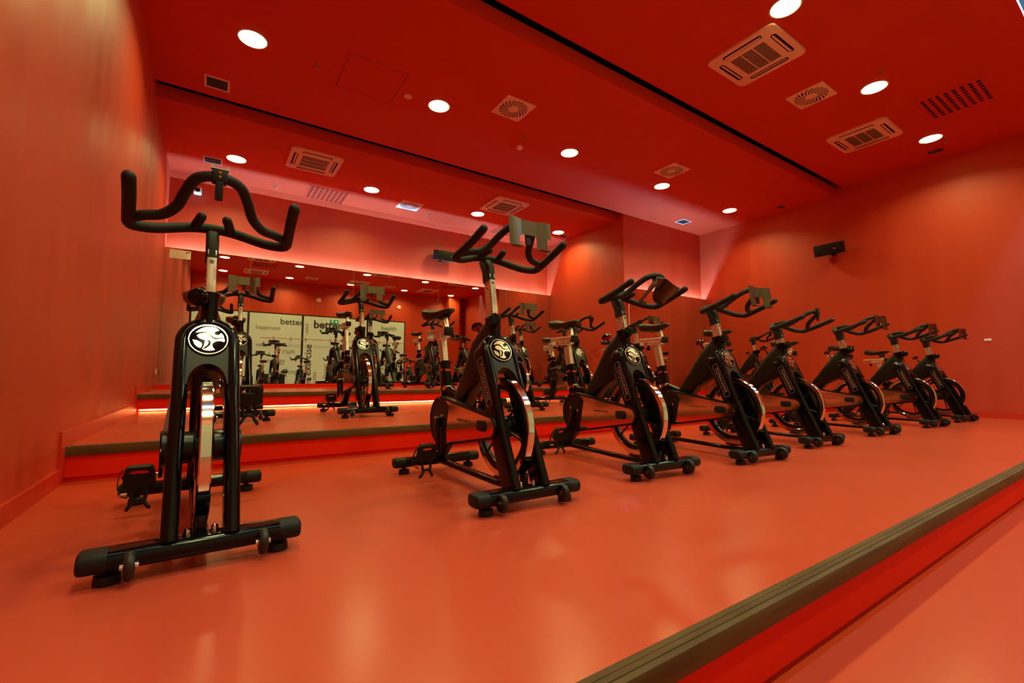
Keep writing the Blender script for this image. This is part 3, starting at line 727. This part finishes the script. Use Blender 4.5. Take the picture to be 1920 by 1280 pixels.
    # plane with viewer's right = -y, up = z, outward = -x
    UU, VV = Vector((0, -1, 0)), Vector((0, 0, 1))
    fl = lambda pts: [(-p[0], p[1]) for p in pts]
    bm = bmesh.new()
    ringprism(bm, fl(guard_outline(0.0)), fl(guard_outline(0.013)), (0, 0, 0), UU, VV, 0.076, 0.114)
    prism(bm, fl(guard_outline(0.004)), (0, 0, 0), UU, VV, 0.076, 0.080)
    # black cover round the crank, cut along the slanted line
    cov = []
    for k in range(15):
        a = math.radians(138) - math.radians(250)*k/14
        cov.append((-(KC.x+(kr-0.012)*math.cos(a)), KC.y+(kr-0.012)*math.sin(a)))
    prism(bm, cov, (0, 0, 0), UU, VV, 0.104, 0.1115)
    lathe(bm, [(0.055, 0), (0.055, 0.003), (0.045, 0.004)], (-0.1115, KC.x, KC.y), (-1, 0, 0), 24)
    cg = fin('chain_guard', bm, M_beam, R)
    bm = bmesh.new(); prism(bm, fl(guard_outline(0.012)), (0, 0, 0), UU, VV, 0.100, 0.108); fin('side_plate', bm, M_plate, cg)
    bm = bmesh.new(); prism(bm, rrect(0.092, 0.050, 0.018, 4), (0, -0.262, 0.343), UU, VV, 0.106, 0.112, bev=0.001); fin('cover_plug', bm, M_cap, cg)
    bm = bmesh.new(); add_text(bm, 'POWERED BY ICG', 0.021, (-0.1085, -0.075, 0.353), UU, VV, 0, 0.85); fin('lettering', bm, M_printd, cg)
    for (y, z) in ((-0.378, 0.343), (0.215, 0.456)):
        bm = bmesh.new(); lathe(bm, [(0.006, 0), (0.006, 0.002), (0.003, 0.003)], (-0.114, y, z), (-1, 0, 0), 8); fin('screw', bm, M_chrome, cg)
    # --- cranks and pedals (crank set turns about the crank axis)
    bm = bmesh.new()
    lathe(bm, [(0.012, -0.136), (0.020, -0.134), (0.020, -0.11), (0.014, -0.10), (0.014, 0.08), (0.020, 0.09), (0.020, 0.122), (0.012, 0.125)], (0, 0, 0), (1, 0, 0), 16)
    for s in (-1, 1):
        x = -0.128 if s < 0 else 0.114; d = -1 if s < 0 else 1
        sweep(bm, [(x, 0, -0.012*d), (x, 0, 0.165*d), (x, 0, 0.178*d)], rrect(0.030, 0.016, 0.006, 3), (1, 0, 0), scales=[(1.15, 1), (0.85, 0.9), (0.7, 0.9)])
    for k in range(3):
        a = 2*PI*k/3+0.4
        lathe(bm, [(0.009, 0), (0.009, 0.010), (0.004, 0.012)], (-0.113, 0.045*math.cos(a), 0.045*math.sin(a)), (-1, 0, 0), 8, mi=1)
    ck = fin('crank_set', bm, [M_black, M_chrome], R, loc=CRK)
    for s in (-1, 1):
        x0 = -0.136 if s < 0 else 0.122; zz = 0.165*s
        bm = bmesh.new()
        tube(bm, [(0, 0, 0), (s*0.100, 0, 0)], 0.008, 10, mi=1)
        c = s*0.060
        # platform hanging upright by its weight, toe clip pointing down
        Rp = Matrix.Rotation(0.22, 4, 'X')
        n0 = len(bm.verts); bm.verts.ensure_lookup_table(); keep = set(bm.verts)
        pr = [(-0.055, -0.034), (-0.042, -0.044), (0.042, -0.044), (0.055, -0.034), (0.048, 0.030), (0.036, 0.044), (-0.036, 0.044), (-0.048, 0.030)]
        inn = [(-0.034, 0.006), (-0.028, 0.001), (0.028, 0.001), (0.034, 0.006), (0.030, 0.022), (0.022, 0.029), (-0.022, 0.029), (-0.030, 0.022)]
        ringprism(bm, pr, inn, (c, 0, 0), (1, 0, 0), (0, 0, 1), -0.016, 0.016)
        tube(bm, [(c-0.046, 0, 0.0), (c+0.046, 0, 0.0)], 0.011, 8)
        for q in (-1, 1):
            tube(bm, catmull([(c+q*0.026, -0.004, -0.040), (c+q*0.024, -0.012, -0.075), (c+q*0.020, -0.022, -0.100), (c+q*0.030, -0.030, -0.118), (c+q*0.036, -0.020, -0.132)], 3), 0.0075, 7)
        tube(bm, catmull([(c-0.021, -0.020, -0.098), (c, -0.026, -0.088), (c+0.021, -0.020, -0.098)], 4), 0.007, 7)
        sweep(bm, catmull([(c-0.052, 0.0, 0.034), (c-0.066, 0.010, 0.0), (c-0.070, 0.016, -0.05), (c-0.056, 0.010, -0.082), (c-0.036, 0.0, -0.090)], 5), rrect(0.003, 0.014, 0.0012, 2), (0, 1, 0))
        box(bm, (c-0.052, 0.010, -0.080), (0.026, 0.012, 0.010), mi=1)
        for v in bm.verts:
            if v not in keep: v.co = Rp @ v.co
        fin('pedal', bm, [M_rubber, M_chrome], ck, loc=(x0, 0, zz))
    # --- handlebar post and bars (these slide in the column)
    pc = Vector((0, -0.185, 0.86))
    bm = bmesh.new(); ptop = pc+LEAN*0.178
    sweep(bm, [pc-LEAN*0.09, ptop+LEAN*0.02], rrect(0.064, 0.032, 0.004, 2), (1, 0, 0))
    nrm = Vector((0, -0.985, 0.17))
    for k in range(8): lathe(bm, [(0.0035, 0), (0.0045, 0.001), (0.003, 0.0025)], pc+LEAN*(0.155-0.019*k-0.045)+nrm*0.024+Vector((-0.0155, 0, 0)), (-1, 0, 0), 8, mi=1)
    for k in range(9): box(bm, pc+LEAN*(0.11-0.012*k)+Vector((-0.0163, 0, 0)), (0.001, 0.014, 0.0016), mi=2)
    ringlathe(bm, [(0.0065, 0), (0.0085, 0), (0.0085, 0.001), (0.0065, 0.001)], pc+LEAN*0.150+nrm*0.032, nrm, 16, mi=1)
    lathe(bm, [(0.004, 0), (0.003, 0.002)], pc+LEAN*0.150+nrm*0.032, nrm, 10, mi=1)
    for k in range(2): lathe(bm, [(0.005, 0), (0.004, 0.002)], pc+LEAN*(0.150-0.022*k)+Vector((-0.016, 0.004, 0)), (-1, 0, 0), 8, mi=1)
    hp = fin('handlebar_post', bm, [M_brush, M_cap, M_print], R)
    bm = bmesh.new()
    sweep(bm, [pc+LEAN*0.165+Vector((0, .004, 0)), pc+LEAN*0.195+Vector((0, .005, 0)), pc+LEAN*0.232+Vector((0, 0.003, 0)), P0+Vector((0, 0.022, -0.012)), P0+Vector((0, -0.004, 0.003))], rrect(0.074, 0.042, 0.012, 3), (1, 0, 0), scales=[(1, 1), (1, 1), (1, 1), (0.85, 1), (0.6, 1)])
    def H(x, y, z): return P0+Vector((x, y, z))
    half = [(-0.2275, -0.360, 0.022), (-0.232, -0.27, -0.010), (-0.240, -0.165, -0.042), (-0.242, -0.125, -0.052), (-0.228, -0.098, -0.055), (-0.17, -0.058, -0.043), (-0.07, -0.010, -0.008), (0, 0, 0)]
    full = half + [(-x, y, z) for x, y, z in half[-2::-1]]
    tube(bm, catmull([H(*p) for p in full], 5), 0.0188, 14)
    ah = [(-0.240, -0.150, -0.046), (-0.20, -0.175, -0.036), (-0.150, -0.195, -0.028), (-0.112, -0.225, 0.000), (-0.090, -0.275, 0.038), (-0.060, -0.330, 0.072), (0, -0.350, 0.083)]
    fa = ah + [(-x, y, z) for x, y, z in ah[-2::-1]]
    tube(bm, catmull([H(*p) for p in fa], 5), 0.0172, 14)
    for s in (-1, 1):
        tube(bm, [H(s*0.060, -0.006, -0.006), H(s*0.051, -0.050, 0.004), H(s*0.040, -0.100, 0.014)], 0.0165, 12)
    hb = fin('handlebar', bm, M_rubber, R)
    # --- three kinds of fitting on the arch top
    AT = H(0, -0.350, 0.083)
    bm = bmesh.new()
    box(bm, AT+Vector((0, -0.002, -0.002)), (0.042, 0.040, 0.040), bev=0.004)
    box(bm, AT+Vector((0, -0.010, -0.050)), (0.022, 0.016, 0.064), rot=Matrix.Rotation(0.12, 3, 'X'), bev=0.004)
    for z in (-0.006, 0.008): lathe(bm, [(0.0045, 0), (0.003, 0.002)], AT+Vector((0, -0.0225, z)), (0, -1, 0), 10, mi=1)
    for s in (-1, 1): box(bm, AT+Vector((s*0.022, -0.005, 0.028)), (0.006, 0.02, 0.014), mi=2)
    box(bm, AT+Vector((0, -0.010, 0.021)), (0.048, 0.022, 0.003), mi=2)
    P['sensor_mount'] = fin('sensor_mount', bm, [M_cap, M_orange, M_chrome], hb)
    def bracket(curl, tilt):
        bm = bmesh.new(); T = 0.0025
        def panel(xs, z0, z1, yf, z0f=None):
            A = []; B = []
            for x in xs:
                y = yf(x); zb = z0f(x) if z0f else z0
                A.append((Vector((x, y, zb)), Vector((x, y, z1)))); B.append((Vector((x, y-T, zb)), Vector((x, y-T, z1))))
            rg = [[bm.verts.new(a[0]), bm.verts.new(a[1]), bm.verts.new(b[1]), bm.verts.new(b[0])] for a, b in zip(A, B)]
            loop_faces(bm, rg)
        def wing(x):
            d = abs(x)-0.042
            return -0.030 if d <= 0 else -0.030 - curl*math.sin(min(d/0.075, 1.0)*PI*0.62)
        n = 9
        panel([-0.042, 0.042], -0.064, 0.008, lambda x: -0.030)
        lw = [-0.118+0.076*k/n for k in range(n+1)]; rw = [0.042+0.076*k/n for k in range(n+1)]
        panel(lw, -0.072, 0.010, wing); panel(rw, -0.072, 0.010, wing)
        panel([x for x in lw if x <= -0.056], -0.135, -0.072, wing); panel([x for x in rw if x <= 0.098], -0.135, -0.072, wing)
        for x in (-0.085, 0.070): box(bm, (x, wing(x)-0.010, -0.135), (0.055, 0.024, 0.0025))
        box(bm, (0, -0.018, -0.014), (0.05, 0.028, 0.04), mi=1); box(bm, (0, -0.018, -0.075), (0.024, 0.014, 0.06), mi=1)
        M4 = Matrix.Translation(AT) @ Matrix.Rotation(tilt, 4, 'X')
        for v in bm.verts: v.co = M4 @ v.co
        return fin('bottle_bracket', bm, [M_bracket, M_cap], hb)
    P['bracket'] = bracket(0.013, -0.12)
    P['curled'] = bracket(0.070, 0.90)
    # --- seat post, slider and saddle (these slide in the seat tube)
    bm = bmesh.new(); st0 = s1-sv*0.06; st1 = s1+sv*0.135
    sweep(bm, [st0-sv*0.12, st1], rrect(0.060, 0.034, 0.004, 2), (1, 0, 0))
    for k in range(9): box(bm, s1+sv*(0.012+0.012*k)+Vector((-0.0175, 0, 0)), (0.001, 0.016, 0.0016), mi=1)
    fin('seat_post', bm, [M_brush, M_print], R)
    zr = 0.845
    bm = bmesh.new()
    box(bm, (0, 0.445, zr-0.012), (0.044, 0.15, 0.034), bev=0.003); box(bm, (0, 0.485, zr+0.018), (0.050, 0.27, 0.030), bev=0.004)
    box(bm, (0, 0.617, zr+0.004), (0.046, 0.006, 0.05)); box(bm, (0, 0.42, zr-0.008), (0.052, 0.02, 0.05))
    box(bm, (0, 0.515, zr-0.028), (0.05, 0.20, 0.006))
    rail_ = fin('seat_slider', bm, M_brush, R)
    bm = bmesh.new(); box(bm, (0, 0.336, zr+0.010), (0.054, 0.03, 0.054), bev=0.007); fin('end_cap', bm, M_cap, rail_)
    knob('slider_knob', Vector((0, 0.53, zr-0.03)), (0, 0.1, -1), rail_, 0.018, 0.03)
    bm = bmesh.new()
    sweep(bm, [(0, 0.372, zr+0.012), (0, 0.400, zr+0.10)], rrect(0.040, 0.030, 0.004, 2), (1, 0, 0)); fin('saddle_post', bm, M_brush, rail_)
    bm = bmesh.new()
    sec = [(0.292, 0.016, 0.016, 0.984), (0.302, 0.024, 0.028, 0.988), (0.34, 0.030, 0.034, 0.988), (0.39, 0.036, 0.036, 0.983), (0.43, 0.048, 0.042, 0.978), (0.47, 0.068, 0.060, 0.978), (0.51, 0.086, 0.074, 0.983), (0.545, 0.093, 0.078, 0.989), (0.570, 0.086, 0.070, 0.990), (0.586, 0.064, 0.050, 0.984), (0.590, 0.030, 0.018, 0.970)]
    rg = []
    for (y, hwx, hh, zt) in sec:
        r = []
        for k in range(18):
            a = 2*PI*k/18
            x = hwx*math.copysign(abs(math.cos(a))**0.8, math.cos(a)); s_ = math.sin(a)
            z = zt + (hh*0.32*s_ if s_ > 0 else hh*1.0*s_*abs(s_)**0.0*(0.35+0.65*abs(math.cos(a))**0.5))
            if s_ > 0: z -= 0.10*hh*math.exp(-(x/0.012)**2)
            r.append(bm.verts.new((x, y, z)))
        rg.append(r)
    loop_faces(bm, rg)
    sd = fin('saddle', bm, M_saddle, R, angle=60)
    bm = bmesh.new()
    for s in (-1, 1): tube(bm, catmull([(s*0.006, 0.315, 0.966), (s*0.020, 0.38, 0.948), (s*0.022, 0.46, 0.944), (s*0.035, 0.55, 0.956)], 4), 0.0035, 8)
    box(bm, (0, 0.404, 0.945), (0.055, 0.05, 0.03), bev=0.006)
    fin('saddle_clamp', bm, M_cap, sd)
    P['root'] = R
    return P
PROTO = build_bike()
HANDLE_PARTS = ('handlebar_post', 'handlebar'); SEAT_PARTS = ('seat_post', 'seat_slider', 'saddle')
FITTING = {'bracket': PROTO['bracket'].name, 'curled': PROTO['curled'].name, 'sensor': PROTO['sensor_mount'].name}
KIDS = [(c, list(c.children)) for c in PROTO['root'].children]
def stem_of(o): return o.name.split('.')[0]
def place(X, Y, z, phi, dzh, dzs, dys, fit, crank, label, group):
    r = PROTO['root'].copy(); COL.objects.link(r)
    r.location = (X, Y, z); r.rotation_euler = (0, 0, phi); r['label'] = label; r['group'] = group
    for c, subs in KIDS:
        n = stem_of(c)
        k = c.copy(); COL.objects.link(k); k.parent = r
        if n in HANDLE_PARTS: k.location = LEAN*dzh
        if n in SEAT_PARTS: k.location = Vector((0, 0.22, 0.975)).normalized()*dzs + (Vector((0, dys, 0)) if n != 'seat_post' else Vector())
        if n == 'crank_set': k.rotation_euler = (crank, 0, 0)
        for s in subs:
            if s.name in FITTING.values() and s.name != FITTING[fit]: continue
            q = s.copy(); COL.objects.link(q); q.parent = k
            if stem_of(q) == 'pedal': q.rotation_euler = (-crank, 0, 0)
    return r
G1, G2, G3 = 'bikes of the front row', 'bikes of the second row', 'bikes of the top row'
BIKES = [
    (0.629, 2.226, 0, 0.038, 0.0, 0.0, 0, 'sensor', 0.15, 'black indoor bike nearest the left wall, front wheel facing the viewer', G1),
    (1.853, 2.172, 0, 0.0, 0.055, 0.0, 0, 'bracket', -0.1, 'black indoor bike with highest grips and upright grey bottle bracket, second in the front row', G1),
    (2.910, 2.241, 0, -0.070, -0.05, 0.01, 0, 'curled', 0.35, 'black indoor bike with its curled grey bottle bracket tipped over, third in the front row', G1),
    (3.878, 2.172, 0, -0.10, -0.045, 0.045, 0, 'bracket', 0.0, 'black indoor bike fourth in the front row, after the tipped bracket', G1),
    (4.99, 2.25, 0, -0.08, -0.10, 0.06, 0, 'sensor', 0.5, 'black indoor bike without bottle bracket, fifth in the front row', G1),
    (6.33, 2.25, 0, -0.10, -0.05, 0.0, 0, 'bracket', 0.2, 'black indoor bike third from the right wall in the front row', G1),
    (7.758, 2.197, 0, -0.097, -0.043, 0.0, 0, 'bracket', -0.3, 'black indoor bike second from the right wall in the front row', G1),
    (8.93, 2.18, 0, -0.111, -0.034, -0.03, 0, 'bracket', 0.4, 'black indoor bike nearest the right wall, last of the front row', G1),
    (0.854, 4.995, H2, 0.01, -0.009, 0.0, 0, 'bracket', 2.0, 'black indoor bike on the second step half hidden behind the leftmost bike', G2),
    (1.926, 4.888, H2, 0.002, 0.013, 0.125, 0, 'bracket', 0.0, 'black indoor bike with high saddle standing free on the second step', G2),
    (3.678, 4.70, H2, -0.055, -0.026, 0.0, 0, 'bracket', 0.1, 'black indoor bike on the second step just right of the highest grips', G2),
    (4.83, 4.853, H2, -0.088, -0.069, -0.04, 0, 'sensor', 0.2, 'black indoor bike without bottle bracket behind the saddle of the third front bike', G2),
    (6.057, 4.849, H2, -0.073, 0.02, -0.03, 0, 'bracket', -0.2, 'black indoor bike on the second step behind the saddle of the fourth front bike', G2),
    (9.30, 4.78, H2, -0.07, -0.03, -0.06, 0, 'sensor', 0.1, 'black indoor bike on the second step beside the right wall', G2),
    (0.62, 7.40, H3, -0.012, -0.049, 0.0, 0, 'sensor', 0.2, 'black indoor bike on the top step nearest the left wall', G3),
    (2.759, 7.403, H3, -0.035, -0.038, 0.03, 0, 'bracket', 0.1, 'black indoor bike on the top step directly behind the free standing one', G3),
    (3.814, 7.396, H3, 0.048, -0.054, 0.0, 0, 'bracket', 0.1, 'black indoor bike on the top step beyond the saddle of the second front bike', G3),
    (5.70, 7.408, H3, -0.099, -0.035, 0.0, 0, 'bracket', 0.1, 'black indoor bike on the top step overlapped by the one right of the highest grips', G3),
    (6.80, 7.398, H3, -0.074, 0.0, 0.0, 0, 'bracket', 0.1, 'black indoor bike on the top step nearest the niche side wall', G3),
]
for b in BIKES: place(*b)
# the prototype itself is not part of the room
for c, subs in KIDS:
    for s in subs: bpy.data.objects.remove(s)
    bpy.data.objects.remove(c)
bpy.data.objects.remove(PROTO['root'])
